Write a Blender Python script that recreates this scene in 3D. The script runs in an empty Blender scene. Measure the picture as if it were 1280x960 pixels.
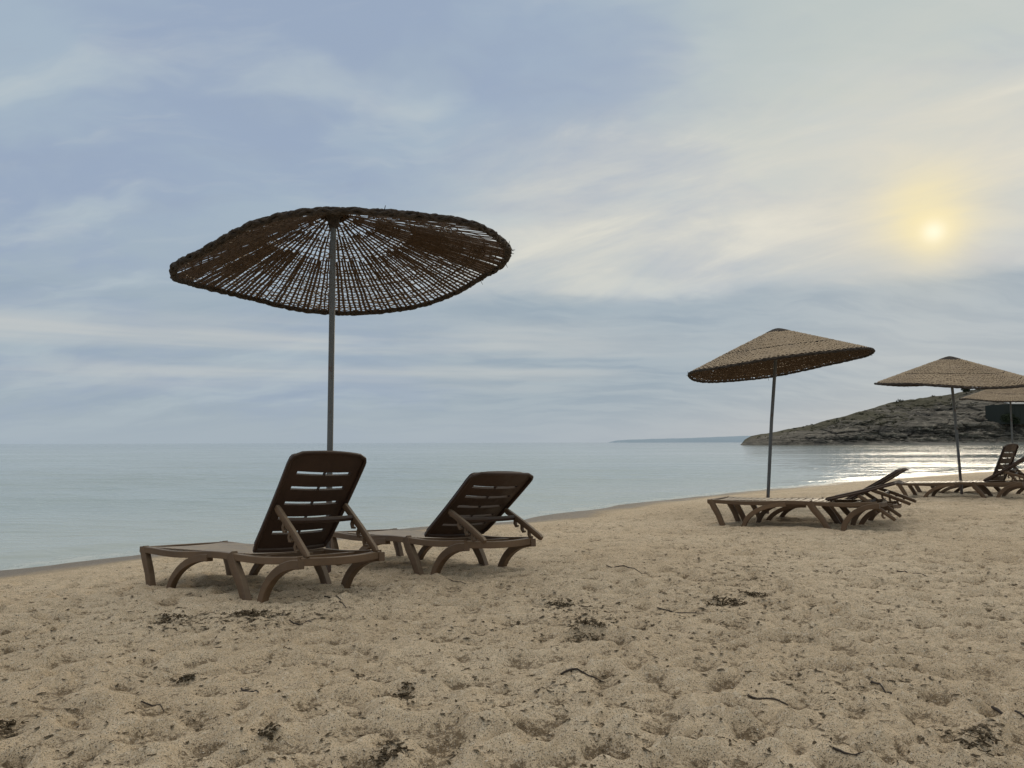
import bpy, bmesh, math, random
import numpy as np
from mathutils import Matrix, Vector

random.seed(7)
rng = np.random.default_rng(7)
R = math.radians
scene = bpy.context.scene
col = scene.collection

# ------------------------------------------------------------------ helpers
def s2l(r, g, b):
    f = lambda c: (c / 255 / 12.92) if c / 255 <= .04045 else ((c / 255 + .055) / 1.055) ** 2.4
    return (f(r), f(g), f(b), 1.0)

def link(name, me, mat=None, parent=None):
    o = bpy.data.objects.new(name, me)
    col.objects.link(o)
    if mat is not None and me is not None:
        for m in (mat if isinstance(mat, (list, tuple)) else [mat]):
            me.materials.append(m)
    if parent is not None:
        o.parent = parent
    return o

def tag(o, label=None, cat=None, group=None, kind=None):
    if label: o['label'] = label
    if cat: o['category'] = cat
    if group: o['group'] = group
    if kind: o['kind'] = kind
    return o

def empty(name, loc=(0, 0, 0)):
    o = bpy.data.objects.new(name, None)
    o.empty_display_size = .1
    o.location = loc
    col.objects.link(o)
    return o

class MB:
    """collects shapes into one mesh"""
    def __init__(s): s.v = []; s.f = []; s.m = []
    def add(s, vs, fs, mi=0):
        b = len(s.v); s.v += [tuple(p) for p in vs]
        s.f += [tuple(i + b for i in q) for q in fs]; s.m += [mi] * len(fs)
    def tube(s, pts, rad, n=6, mi=0, closed=False, flat=1.0, up=(0, 0, 1)):
        P = np.asarray(pts, float); k = len(P)
        rad = np.full(k, rad) if np.isscalar(rad) else np.asarray(rad, float)
        if closed: T = np.roll(P, -1, 0) - np.roll(P, 1, 0)
        else: T = np.gradient(P, axis=0)
        T /= np.linalg.norm(T, axis=1)[:, None] + 1e-12
        U = np.tile(np.asarray(up, float), (k, 1))
        par = np.abs((T * U).sum(1)) > .95
        U[par] = (1, .03, 0)
        A = np.cross(T, U); A /= np.linalg.norm(A, axis=1)[:, None]
        B = np.cross(A, T)
        a = np.arange(n) * 2 * np.pi / n
        V = P[:, None] + rad[:, None, None] * (np.cos(a)[None, :, None] * A[:, None] + flat * np.sin(a)[None, :, None] * B[:, None])
        b = len(s.v); s.v += [tuple(p) for p in V.reshape(-1, 3)]
        rng_k = range(k) if closed else range(k - 1)
        for i in rng_k:
            j = (i + 1) % k
            for q in range(n):
                q2 = (q + 1) % n
                s.f.append((b + i * n + q, b + i * n + q2, b + j * n + q2, b + j * n + q)); s.m.append(mi)
        if not closed:
            s.f.append(tuple(b + q for q in range(n))[::-1]); s.m.append(mi)
            s.f.append(tuple(b + (k - 1) * n + q for q in range(n))); s.m.append(mi)
    def beam(s, pts, w, h, up=(0, 0, 1), mi=0):
        """rectangular section with cut corners, w across, h along up; w,h may be lists"""
        P = np.asarray(pts, float); k = len(P)
        w = np.full(k, w) if np.isscalar(w) else np.asarray(w); h = np.full(k, h) if np.isscalar(h) else np.asarray(h)
        T = np.gradient(P, axis=0); T /= np.linalg.norm(T, axis=1)[:, None]
        side = np.cross(T, np.tile(np.asarray(up, float), (k, 1))); side /= np.linalg.norm(side, axis=1)[:, None]
        B = np.cross(side, T)
        c = .14
        prof = [(1, 1 - c), (1 - c, 1), (c - 1, 1), (-1, 1 - c), (-1, c - 1), (c - 1, -1), (1 - c, -1), (1, c - 1)]
        V = np.stack([P + side * (w * .5 * a)[:, None] + B * (h * .5 * b_)[:, None] for a, b_ in prof], 1)
        n = 8; b = len(s.v); s.v += [tuple(p) for p in V.reshape(-1, 3)]
        for i in range(k - 1):
            for q in range(n):
                q2 = (q + 1) % n
                s.f.append((b + i * n + q, b + i * n + q2, b + (i + 1) * n + q2, b + (i + 1) * n + q)); s.m.append(mi)
        s.f.append(tuple(b + q for q in range(n))[::-1]); s.m.append(mi)
        s.f.append(tuple(b + (k - 1) * n + q for q in range(n))); s.m.append(mi)
    def mesh(s, name, smooth=True):
        me = bpy.data.meshes.new(name)
        me.from_pydata(s.v, [], s.f); me.update()
        bm = bmesh.new(); bm.from_mesh(me); bmesh.ops.recalc_face_normals(bm, faces=bm.faces); bm.to_mesh(me); bm.free()
        me.polygons.foreach_set('material_index', s.m)
        if smooth:
            me.polygons.foreach_set('use_smooth', [True] * len(me.polygons)); me.set_sharp_from_angle(angle=R(38))
        return me

def grid_mesh(name, V, attr=None, flip=False):
    ny, nx, _ = V.shape
    me = bpy.data.meshes.new(name)
    me.vertices.add(ny * nx); me.vertices.foreach_set('co', V.reshape(-1).astype(np.float32))
    idx = np.arange(ny * nx).reshape(ny, nx)
    q = np.stack([idx[:-1, :-1], idx[:-1, 1:], idx[1:, 1:], idx[1:, :-1]], -1).reshape(-1, 4)
    if flip: q = q[:, ::-1]
    n = len(q)
    me.loops.add(n * 4); me.loops.foreach_set('vertex_index', q.reshape(-1).astype(np.int32))
    me.polygons.add(n); me.polygons.foreach_set('loop_start', (np.arange(n) * 4).astype(np.int32))
    me.polygons.foreach_set('use_smooth', np.ones(n, bool))
    me.update(calc_edges=True)
    for k, a in (attr or {}).items():
        at = me.attributes.new(k, 'FLOAT', 'POINT'); at.data.foreach_set('value', a.reshape(-1).astype(np.float32))
    return me

# numpy noise
_perm = rng.permutation(4096)
def _h(ix, iy, iz=0):
    return _perm[(_perm[(_perm[ix & 4095] + iy) & 4095] + iz) & 4095]
def noise2(x, y):
    ix = np.floor(x).astype(int); iy = np.floor(y).astype(int); fx = x - ix; fy = y - iy
    def g(i, j, a, b):
        t = _h(i, j) * (2 * np.pi / 4096); return np.cos(t) * a + np.sin(t) * b
    u = fx * fx * fx * (fx * (fx * 6 - 15) + 10); v = fy * fy * fy * (fy * (fy * 6 - 15) + 10)
    a = g(ix, iy, fx, fy); b = g(ix + 1, iy, fx - 1, fy); c = g(ix, iy + 1, fx, fy - 1); d = g(ix + 1, iy + 1, fx - 1, fy - 1)
    return (a + (b - a) * u) * (1 - v) + (c + (d - c) * u) * v
def fbm2(x, y, o=4, gain=.5):
    r = 0; a = 1
    for k in range(o):
        r = r + a * noise2(x * 2 ** k + 17.3 * k, y * 2 ** k - 9.1 * k); a *= gain
    return r
def worley3(x, y, z):
    ix, iy, iz = [np.floor(q).astype(int) for q in (x, y, z)]
    f1 = np.full(x.shape, 9.); f2 = np.full(x.shape, 9.); cid = np.zeros(x.shape)
    for a in (-1, 0, 1):
        for b in (-1, 0, 1):
            for c in (-1, 0, 1):
                h = _h(ix + a, iy + b, iz + c); h2 = _perm[(h + 77) & 4095]; h3 = _perm[(h + 991) & 4095]
                d = np.sqrt((ix + a + h / 4096 - x) ** 2 + (iy + b + h2 / 4096 - y) ** 2 + (iz + c + h3 / 4096 - z) ** 2)
                near = d < f1
                f2 = np.where(near, f1, np.minimum(f2, d)); cid = np.where(near, h3 / 4096, cid); f1 = np.where(near, d, f1)
    return f1, f2, cid

# ------------------------------------------------------------------ node helpers
class NT:
    def __init__(s, nt): s.nt = nt
    def n(s, t, **kw):
        x = s.nt.nodes.new(t)
        for k, v in kw.items(): setattr(x, k, v)
        return x
    def put(s, sock, v):
        if hasattr(v, 'is_linked') or isinstance(v, bpy.types.NodeSocket): s.nt.links.new(v, sock)
        elif v is not None: sock.default_value = v
    def math(s, op, a, b=None, c=None, clamp=False):
        x = s.n('ShaderNodeMath', operation=op, use_clamp=clamp)
        for i, v in enumerate((a, b, c)):
            if v is not None: s.put(x.inputs[i], v)
        return x.outputs[0]
    def mix(s, f, a, b, blend='MIX'):
        x = s.n('ShaderNodeMix', data_type='RGBA', blend_type=blend)
        s.put(x.inputs[0], f); s.put(x.inputs[6], a); s.put(x.inputs[7], b)
        return x.outputs[2]
    def noise(s, vec, scale, detail=3, rough=.5, dist=0, out=0):
        x = s.n('ShaderNodeTexNoise')
        if vec is not None: s.nt.links.new(vec, x.inputs['Vector'])
        x.inputs['Scale'].default_value = scale; x.inputs['Detail'].default_value = detail
        x.inputs['Roughness'].default_value = rough; x.inputs['Distortion'].default_value = dist
        return x.outputs[out]
    def voro(s, vec, scale, feature='F1', out='Distance', rand=1):
        x = s.n('ShaderNodeTexVoronoi', feature=feature)
        s.nt.links.new(vec, x.inputs['Vector']); x.inputs['Scale'].default_value = scale
        x.inputs['Randomness'].default_value = rand
        return x.outputs[out]
    def smooth(s, v, lo, hi, a=0., b=1.):
        x = s.n('ShaderNodeMapRange', interpolation_type='SMOOTHSTEP')
        s.put(x.inputs[0], v); s.put(x.inputs[1], lo); s.put(x.inputs[2], hi); s.put(x.inputs[3], a); s.put(x.inputs[4], b)
        return x.outputs[0]
    def mapping(s, vec, scale=(1, 1, 1), rot=(0, 0, 0), loc=(0, 0, 0)):
        x = s.n('ShaderNodeMapping'); s.nt.links.new(vec, x.inputs[0])
        x.inputs[1].default_value = loc; x.inputs[2].default_value = rot; x.inputs[3].default_value = scale
        return x.outputs[0]
    def bump(s, h, strength, dist, normal=None):
        x = s.n('ShaderNodeBump'); x.inputs['Strength'].default_value = strength; x.inputs['Distance'].default_value = dist
        s.nt.links.new(h, x.inputs['Height'])
        if normal is not None: s.nt.links.new(normal, x.inputs['Normal'])
        return x.outputs[0]
    def attr(s, name):
        return s.n('ShaderNodeAttribute', attribute_name=name).outputs['Fac']

def material(name):
    m = bpy.data.materials.new(name); m.use_nodes = True
    nt = m.node_tree; b = nt.nodes['Principled BSDF']
    return m, NT(nt), b

# ------------------------------------------------------------------ camera and light
H = 0.9
cam = bpy.data.cameras.new('camera'); cam.sensor_width = 36; cam.lens = 961 / 1280 * 36
cam.clip_end = 60000; cam.clip_start = .05
camo = bpy.data.objects.new('camera', cam); col.objects.link(camo)
camo.location = (0, 0, H)
camo.rotation_mode = 'XYZ'
camo.matrix_world = Matrix.Translation((0, 0, H)) @ Matrix.Rotation(R(90 + 4.36), 4, 'X') @ Matrix.Rotation(R(-.14), 4, 'Z')
scene.camera = camo
SUN_AZ = R(29.2); SUN_EL = R(13.6)
sund = Vector((math.sin(SUN_AZ) * math.cos(SUN_EL), math.cos(SUN_AZ) * math.cos(SUN_EL), math.sin(SUN_EL)))
sl = bpy.data.lights.new('sun', 'SUN'); sl.energy = .85; sl.angle = R(13); sl.color = (1, .86, .66)
sl.specular_factor = .12
so = bpy.data.objects.new('sun', sl); col.objects.link(so)
so.rotation_euler = (-sund).to_track_quat('-Z', 'Y').to_euler(); so.location = sund * 50

scene.view_settings.view_transform = 'Standard'; scene.view_settings.look = 'None'; scene.view_settings.exposure = 0
scene.render.engine = 'CYCLES'
scene.cycles.use_denoising = True
scene.cycles.max_bounces = 6

# ------------------------------------------------------------------ sky (world)
world = bpy.data.worlds.new('World'); scene.world = world; world.use_nodes = True
nt = world.node_tree; nt.nodes.clear(); W = NT(nt)
outw = W.n('ShaderNodeOutputWorld')
sky = W.n('ShaderNodeTexSky'); sky.sky_type = 'NISHITA'; sky.sun_disc = False
sky.sun_elevation = SUN_EL; sky.sun_rotation = SUN_AZ; sky.dust_density = 1; sky.sun_intensity = .3
bg1 = W.n('ShaderNodeBackground'); nt.links.new(sky.outputs[0], bg1.inputs[0]); bg1.inputs[1].default_value = .05
d = W.n('ShaderNodeTexCoord').outputs['Generated']
sep = W.n('ShaderNodeSeparateXYZ'); nt.links.new(d, sep.inputs[0]); dx, dy, dz = sep.outputs
def dot(v):
    x = W.n('ShaderNodeVectorMath', operation='DOT_PRODUCT'); nt.links.new(d, x.inputs[0]); x.inputs[1].default_value = v
    return x.outputs['Value']
def pxdir(px, py):
    a = R(4.36); cx, cu, f = px - 640, 480 - py, 961
    v = Vector((cx, f * math.cos(a) - cu * math.sin(a), f * math.sin(a) + cu * math.cos(a))); return v.normalized()
# cloud sheet coordinates: direction projected on a high flat layer
den = W.math('ADD', W.math('MAXIMUM', dz, 0.0), .30)
cx_ = W.math('DIVIDE', dx, den); cy_ = W.math('DIVIDE', dy, den)
cmb = W.n('ShaderNodeCombineXYZ'); nt.links.new(cx_, cmb.inputs[0]); nt.links.new(cy_, cmb.inputs[1]); cp = cmb.outputs[0]
n1 = W.noise(W.mapping(cp, (.55, .8, 1), (0, 0, .5), (3.1, 1.2, 0)), 1.3, 4, .5, .6)
n2 = W.noise(W.mapping(cp, (.5, 1.5, 1), (0, 0, .35), (7.7, 4.2, 0)), 2.2, 5, .55, .4)
n3 = W.noise(W.mapping(cp, (.9, .9, 1), (0, 0, 0), (1.7, 8.2, 0)), .7, 3, .5, .3)
# base: grey-blue at the horizon, bluer overhead, greyer towards the sun side
base = W.mix(W.smooth(dz, .0, .42), s2l(163, 177, 188), s2l(167, 184, 200))
base = W.mix(W.math('MULTIPLY', W.smooth(dx, .02, .36), W.smooth(dz, .2, .4)), base, s2l(189, 199, 198))
base = W.mix(W.smooth(dz, .58, .92), base, (1.55, 1.44, 1.31, 1))  # zenith outside the view brightened to add fill light on the sand
# mottled overcast: soft lavender-blue masses, pale ragged veils and fine streaky texture
warp = W.n('ShaderNodeVectorMath', operation='ADD'); nt.links.new(cp, warp.inputs[0])
wv = W.n('ShaderNodeVectorMath', operation='SCALE'); nt.links.new(W.noise(cp, 1.6, 4, .55, 0, 1), wv.inputs[0]); wv.inputs['Scale'].default_value = .34
nt.links.new(wv.outputs[0], warp.inputs[1]); wp = warp.outputs[0]
m1 = W.noise(W.mapping(wp, (1, 1.25, 1), (0, 0, .6), (4.3, 2.2, 0)), 1.6, 5, .55)
m2 = W.noise(W.mapping(wp, (.8, 1.7, 1), (0, 0, .45), (9.1, 5.4, 0)), 2.4, 5, .52)
m3 = W.noise(W.mapping(wp, (.7, 2.6, 1), (0, 0, .5), (2.2, 7.7, 0)), 4.6, 5, .55)
base = W.mix(W.math('MULTIPLY', W.smooth(m1, .44, .64), .8), base, s2l(153, 169, 194))
base = W.mix(W.math('MULTIPLY', W.smooth(m2, .48, .68), .7), base, s2l(187, 199, 205))
base = W.mix(W.math('MULTIPLY', W.math('MULTIPLY', W.smooth(m3, .5, .72), W.smooth(dz, .08, .3)), .22), base, s2l(203, 208, 208))
base = W.mix(W.math('MULTIPLY', W.smooth(m3, .48, .3), .25), base, s2l(157, 171, 190))
# cream streak running across to the sun side, torn along its length
p0_, p1_ = pxdir(1290, 170), pxdir(560, 345)
nb = p0_.cross(p1_).normalized(); al = (p0_ - p1_).normalized()
dvb = dot(tuple(nb)); dub = dot(tuple(al))
cb = W.n('ShaderNodeCombineXYZ'); nt.links.new(W.math('MULTIPLY', dub, 2.2), cb.inputs[0]); nt.links.new(W.math('MULTIPLY', dvb, 9.0), cb.inputs[1])
tear = W.noise(cb.outputs[0], 1.6, 6, .6, .5)
db = W.math('ADD', dvb, W.math('MULTIPLY', W.math('SUBTRACT', m2, .5), .16))
band = W.math('EXPONENT', W.math('MULTIPLY', W.math('MULTIPLY', db, db), -1 / (.105 ** 2)))
bandx = W.math('MULTIPLY', W.smooth(dx, -.26, .10), W.smooth(dy, -.2, .3))
band = W.math('MULTIPLY', W.math('MULTIPLY', band, bandx), W.smooth(tear, .3, .62, .5, 1))
base = W.mix(W.math('MULTIPLY', band, .95), base, s2l(217, 216, 206))
base = W.mix(W.math('MULTIPLY', W.math('MULTIPLY', band, W.smooth(tear, .52, .7)), .7), base, s2l(229, 226, 213))
# warm cloud round the sun
cs = dot(tuple(sund)); a2 = W.math('MULTIPLY', W.math('SUBTRACT', 1.0, cs), 2.0)
def gauss(w): return W.math('EXPONENT', W.math('MULTIPLY', a2, -1 / (w * w)))
gl = pxdir(1160, 268); a3 = W.math('MULTIPLY', W.math('SUBTRACT', 1.0, dot(tuple(gl))), 2.0)
def gauss3(w): return W.math('EXPONENT', W.math('MULTIPLY', a3, -1 / (w * w)))
base = W.mix(W.math('MULTIPLY', W.math('MULTIPLY', gauss3(.15), W.smooth(tear, .3, .6, .55, 1)), .5), base, s2l(224, 215, 196))
# low grey-blue cloud bank
zz = W.math('ADD', W.math('ADD', dz, W.math('MULTIPLY', W.math('SUBTRACT', m2, .5), .05)), W.math('MULTIPLY', dx, -.008))
bank = W.math('MULTIPLY', W.smooth(zz, .172, .196, 1, 0), W.smooth(dx, -.25, .1, .35, .92))
base = W.mix(bank, base, W.mix(W.smooth(m3, .35, .65), s2l(147, 165, 180), s2l(162, 177, 188)))
# thin pale streaks low on the left
st = W.noise(W.mapping(d, (1.0, 1.0, 15), (0, .02, 0), (0, 0, 2.3)), 2.0, 4, .5, .3)
stm = W.math('MULTIPLY', W.math('MULTIPLY', W.smooth(dz, .05, .09), W.smooth(dz, .13, .17, 1, 0)), W.smooth(dx, .0, .25, 1, .25))
base = W.mix(W.math('MULTIPLY', W.math('MULTIPLY', stm, W.smooth(st, .34, .7)), .75), base, s2l(199, 202, 201))
# haze just above the sea
base = W.mix(W.smooth(dz, 0, .07, .75, 0), base, s2l(168, 181, 191))
# glow
gn = W.smooth(tear, .3, .65, .6, 1)
g1 = W.mix(W.math('MULTIPLY', W.math('MULTIPLY', gauss3(.06), .7), gn), base, s2l(238, 226, 188))
g1 = W.mix(W.math('MULTIPLY', W.math('MULTIPLY', gauss3(.04), .55), gn), g1, s2l(247, 231, 174))
g2 = W.mix(W.math('MULTIPLY', gauss(.026), .7), g1, s2l(252, 234, 180))
g3 = W.mix(W.math('MULTIPLY', gauss(.0115), .85), g2, (1.05, .99, .76, 1))
bg2 = W.n('ShaderNodeBackground'); nt.links.new(g3, bg2.inputs[0]); bg2.inputs[1].default_value = 1.0
mx = W.n('ShaderNodeMixShader'); mx.inputs[0].default_value = .95
nt.links.new(bg1.outputs[0], mx.inputs[1]); nt.links.new(bg2.outputs[0], mx.inputs[2]); nt.links.new(mx.outputs[0], outw.inputs[0])

# ------------------------------------------------------------------ where the loungers and poles stand
LW, UL1, UA1, UL2, UA2, HS, HU, BL, BW, LL = .686, .155, .467, 1.345, 1.55, .244, 1.343, .735, .60, 1.97
# x, y, z, yaw, roll, pitch, backrest angle, label
LOUNGERS = [
    (-1.769, 5.431, -.074, -37.4, 2.6, 2.6, 56.7, 'brown sun lounger with steeply raised slotted backrest, nearest one, left of the big umbrella pole'),
    (-.689, 6.277, -.078, -46.9, 2.5, 2.75, 38.0, 'brown sun lounger with half raised backrest, right beside the big umbrella pole'),
    (3.361, 9.077, -.011, -32.3, .6, 1.3, 14.7, 'brown sun lounger with low reclined backrest in front of the tilted umbrella'),
    (3.83, 9.70, -.075, -33.5, .6, 1.0, 31, 'brown sun lounger with raised backrest, half hidden behind the low reclined one'),
    (7.764, 13.307, -.023, -39.7, -.3, 2.6, 31, 'brown sun lounger with reclined backrest cut by the right edge, before the upright one'),
    (8.60, 14.35, -.11, -52, 0, 2, 66, 'reddish brown sun lounger with almost upright backrest near the right edge')]
POLES = [(-1.405, 5.95), (3.55, 10.9), (8.05, 13.85), (13.95, 21.5)]
FEET = list(POLES)
for lx, ly, lz, yw, *_r in LOUNGERS:
    for u_ in (UL1, UA1 - .02, UL2, UA2 - .02):
        for s_ in (-1, 1):
            ca, sa = math.cos(R(yw)), math.sin(R(yw)); du, dv = u_ - LL / 2, s_ * LW / 2
            FEET.append((lx + du * ca - dv * sa, ly + du * sa + dv * ca))

# ------------------------------------------------------------------ beach terrain
ZW = -.35
SHORE = np.array([(-400, -60), (-60, 1.5), (-20, 4.2), (-9, 6.2), (-5.1, 7.75), (-3.6, 9.6), (-1.93, 10.9), (0, 12.5), (.9, 14.0), (4.05, 17.7), (6.9, 20.7),
                  (12.5, 26), (20.5, 33), (40, 47), (80, 85), (130, 160), (190, 262), (260, 300), (500, 330), (1200, 330)], float)
def shore_dist(x, y):
    """distance to the waterline, positive on land (south of it)"""
    best = np.full(x.shape, 1e9)
    for (x0, y0), (x1, y1) in zip(SHORE[:-1], SHORE[1:]):
        ex, ey = x1 - x0, y1 - y0; l2 = ex * ex + ey * ey
        t = np.clip(((x - x0) * ex + (y - y0) * ey) / l2, 0, 1)
        best = np.minimum(best, (x - x0 - t * ex) ** 2 + (y - y0 - t * ey) ** 2)
    best = np.sqrt(best)
    return np.where(y < np.interp(x, SHORE[:, 0], SHORE[:, 1]), best, -best)
def base_height(x, y):
    s = shore_dist(x, y) + .35 * fbm2(x * .35 + 5, y * .35, 3) 
    t = np.clip(s, 0, 30)
    up = .36 * (1 - np.exp(-(t / 3.6) ** 1.25))          # slope up from the water to the flat
    z = np.where(s > 0, ZW + up, ZW + np.maximum(s * .09, -3.5))
    return z + .004 * np.clip(s - 8, 0, 40), s

def spaced(segs):
    """list of (start, stop, step0, step1)"""
    r = []
    for a, b, s0, s1 in segs:
        p = a
        while p < b - 1e-6:
            r.append(p); t = (p - a) / (b - a); p += s0 * (s1 / s0) ** t
    r.append(segs[-1][1]); return np.array(r)
gx = spaced([(-400, -30, 40, 2), (-30, -7, 2, .05), (-7, -3.5, .045, .024), (-3.5, 3.5, .021, .021), (3.5, 8, .022, .034), (8, 26, .036, .3), (26, 420, .35, 30)])
gy = spaced([(-60, 0, 8, .3), (0, 2.1, .25, .02), (2.1, 4.5, .0145, .018), (4.5, 10, .02, .036), (10, 22, .04, .12), (22, 60, .15, 1.2), (60, 330, 1.5, 12)])
X, Y = np.meshgrid(gx, gy)
Z, S = base_height(X, Y)
dry = np.clip((S - .5) / 2.0, 0, 1)
Z += .022 * fbm2(X * .8, Y * .8, 2) * dry
lump = fbm2(X * 3.1 + 3, Y * 4.2, 3, .55)
churn = np.clip(.55 + .9 * fbm2(X * .9 + 8, Y * 1.1, 3), .12, 1.25)
Z += .020 * lump * dry
Z += .023 * np.abs(fbm2(X * 5.6, Y * 8.6 + 40, 4, .6)) * dry * churn
Z += .010 * fbm2(X * 14, Y * 19, 3, .65) * dry * (.4 + churn * .7)
Z += .0045 * fbm2(X * 31, Y * 31, 2) * dry
# footprints and scuffed hollows
for k in range(5200):
    yy = 1.8 + 14 * rng.random() ** 1.5
    xx = rng.uniform(-.85, .95) * yy * .9 + (.3 if yy > 5 else 0)
    sd = shore_dist(np.array([xx]), np.array([yy]))[0]
    if sd < 1.0: continue
    L_ = rng.uniform(.03, .095); w_ = L_ * rng.uniform(.4, .75); dep = .004 + .026 * rng.random() ** 2 * (1.15 if yy < 6 else .9)
    a = rng.uniform(0, 6.28) if rng.random() < .6 else rng.normal(.5, .3); ca, sa = math.cos(a), math.sin(a)
    i0, i1 = np.searchsorted(gx, (xx - .36, xx + .36)); j0, j1 = np.searchsorted(gy, (yy - .36, yy + .36))
    if i1 - i0 < 2 or j1 - j0 < 2: continue
    ddx = X[j0:j1, i0:i1] - xx; ddy = Y[j0:j1, i0:i1] - yy
    u = (ddx * ca + ddy * sa) / L_; v = (-ddx * sa + ddy * ca) / w_
    q = u * u + v * v
    Z[j0:j1, i0:i1] += dep * (-np.exp(-q * .9) + .55 * np.exp(-(np.sqrt(q) - 1.75) ** 2 * 3.0) * (.6 + .4 * np.tanh(v)))
for k in range(620):      # broader scuffed hollows between the prints
    yy = 2.0 + 11 * rng.random() ** 1.4; xx = rng.uniform(-.8, .9) * yy
    if shore_dist(np.array([xx]), np.array([yy]))[0] < 1.4: continue
    a = rng.uniform(0, 6.28); ca, sa = math.cos(a), math.sin(a); L_ = rng.uniform(.07, .15); w_ = L_ * rng.uniform(.45, .8); dep = rng.uniform(.010, .026)
    i0, i1 = np.searchsorted(gx, (xx - .5, xx + .5)); j0, j1 = np.searchsorted(gy, (yy - .5, yy + .5))
    if i1 - i0 < 2 or j1 - j0 < 2: continue
    ddx = X[j0:j1, i0:i1] - xx; ddy = Y[j0:j1, i0:i1] - yy
    u = (ddx * ca + ddy * sa) / L_; v = (-ddx * sa + ddy * ca) / w_; q = np.sqrt(u * u + v * v) * (1 + .25 * fbm2(ddx * 7 + k, ddy * 7, 2))
    Z[j0:j1, i0:i1] += dep * (-np.exp(-q ** 2.6) + .5 * np.exp(-(q - 1.5) ** 2 * 5) * (.55 + .45 * np.tanh(1.5 * v)))
# walkers' footprints in straggling lines: heel, sole and a pushed-up rim
def press(xx, yy, ca, sa, L_, w_, dep):
    i0, i1 = np.searchsorted(gx, (xx - .4, xx + .4)); j0, j1 = np.searchsorted(gy, (yy - .4, yy + .4))
    if i1 - i0 < 2 or j1 - j0 < 2: return
    ddx = X[j0:j1, i0:i1] - xx; ddy = Y[j0:j1, i0:i1] - yy
    u = (ddx * ca + ddy * sa) / L_; v = (-ddx * sa + ddy * ca) / w_; q = u * u + v * v
    Z[j0:j1, i0:i1] += dep * (-1 / (1 + q ** 3) + .6 * np.exp(-(np.sqrt(q) - 1.45) ** 2 * 7))
for (x0, y0, ang, n) in [(-2.4, 3.0, .55, 9), (.4, 2.6, 1.0, 10), (2.6, 3.2, 2.3, 9), (-.3, 4.6, .15, 9), (1.0, 6.0, .45, 12), (4.2, 5.6, 2.0, 8), (-3.2, 4.4, 0.2, 6), (1.6, 2.5, .3, 6), (3.4, 7.4, .8, 8)]:
    for k in range(n):
        ang += rng.normal(0, .06); x0 += .55 * math.cos(ang); y0 += .55 * math.sin(ang); sd_ = .09 * (1 if k % 2 else -1)
        ca, sa = math.cos(ang), math.sin(ang); px_, py_ = x0 - sa * sd_, y0 + ca * sd_
        if shore_dist(np.array([px_]), np.array([py_]))[0] < 1: continue
        dp = rng.uniform(.020, .036)
        press(px_ + ca * .05, py_ + sa * .05, ca, sa, .085, .045, dp); press(px_ - ca * .085, py_ - sa * .085, ca, sa, .042, .036, dp * 1.1)
# sand heaped round the sunken feet and poles
for (fx, fy) in FEET:
    i0, i1 = np.searchsorted(gx, (fx - .5, fx + .5)); j0, j1 = np.searchsorted(gy, (fy - .5, fy + .5))
    if i1 - i0 < 2 or j1 - j0 < 2: continue
    d2 = (X[j0:j1, i0:i1] - fx) ** 2 + (Y[j0:j1, i0:i1] - fy) ** 2
    Z[j0:j1, i0:i1] += rng.uniform(.012, .026) * np.exp(-d2 / (.12 ** 2)) * (1 + .8 * fbm2(X[j0:j1, i0:i1] * 9, Y[j0:j1, i0:i1] * 9, 2)) - .012 * np.exp(-d2 / (.24 ** 2))
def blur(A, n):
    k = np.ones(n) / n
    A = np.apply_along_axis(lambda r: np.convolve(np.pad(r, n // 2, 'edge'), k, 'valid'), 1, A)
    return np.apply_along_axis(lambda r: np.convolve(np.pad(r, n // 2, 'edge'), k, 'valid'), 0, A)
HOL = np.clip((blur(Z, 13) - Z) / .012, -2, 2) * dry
def ground(x, y):
    i = int(np.clip(np.searchsorted(gx, x) - 1, 0, len(gx) - 2)); j = int(np.clip(np.searchsorted(gy, y) - 1, 0, len(gy) - 2))
    tx = (x - gx[i]) / (gx[i + 1] - gx[i]); ty = (y - gy[j]) / (gy[j + 1] - gy[j])
    return float((Z[j, i] * (1 - tx) + Z[j, i + 1] * tx) * (1 - ty) + (Z[j + 1, i] * (1 - tx) + Z[j + 1, i + 1] * tx) * ty)
def on_sand(px, py):
    """where a viewing ray of the photograph meets the beach"""
    v = pxdir(px, py); t = 1.0
    for k in range(4000):
        p = Vector((0, 0, H)) + v * t
        if p.z < ground(p.x, p.y): break
        t += .006 * max(1, t * .3)
    return p.x, p.y, ground(p.x, p.y)

sand, N, b = material('sand')
pos = N.n('ShaderNodeNewGeometry').outputs['Position']
big = N.noise(pos, .55, 3, .5); mid = N.noise(pos, 7, 4, .6); fine = N.noise(pos, 160, 3, .7); grain = N.voro(pos, 420, out='Color')
gsep = N.n('ShaderNodeSeparateColor'); sand.node_tree.links.new(grain, gsep.inputs[0])
c = N.mix(N.smooth(big, .35, .65), (.67, .522, .342, 1), (.75, .602, .41, 1))
c = N.mix(N.math('MULTIPLY', N.smooth(mid, .45, .7), .5), c, (.48, .365, .23, 1))
c = N.mix(N.math('MULTIPLY', N.smooth(fine, .45, .68), .6), c, (.27, .205, .13, 1))
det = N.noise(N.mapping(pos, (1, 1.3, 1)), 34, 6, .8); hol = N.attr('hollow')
c = N.mix(N.math('MULTIPLY', N.smooth(N.math('ADD', N.math('MULTIPLY', hol, .062), det), .525, .63), .85), c, (.17, .122, .07, 1))  # dark debris flecks, with shade in the hollows painted into the colour
c = N.mix(N.math('MULTIPLY', N.smooth(N.math('SUBTRACT', N.noise(pos, 60, 4, .7), N.math('MULTIPLY', hol, .02)), .56, .66), .55), c, (.80, .69, .52, 1))  # pale flecks, crests lightened to go with the painted hollow shade
c = N.mix(N.smooth(gsep.outputs[0], .88, .93), c, (.11, .085, .06, 1))
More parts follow.
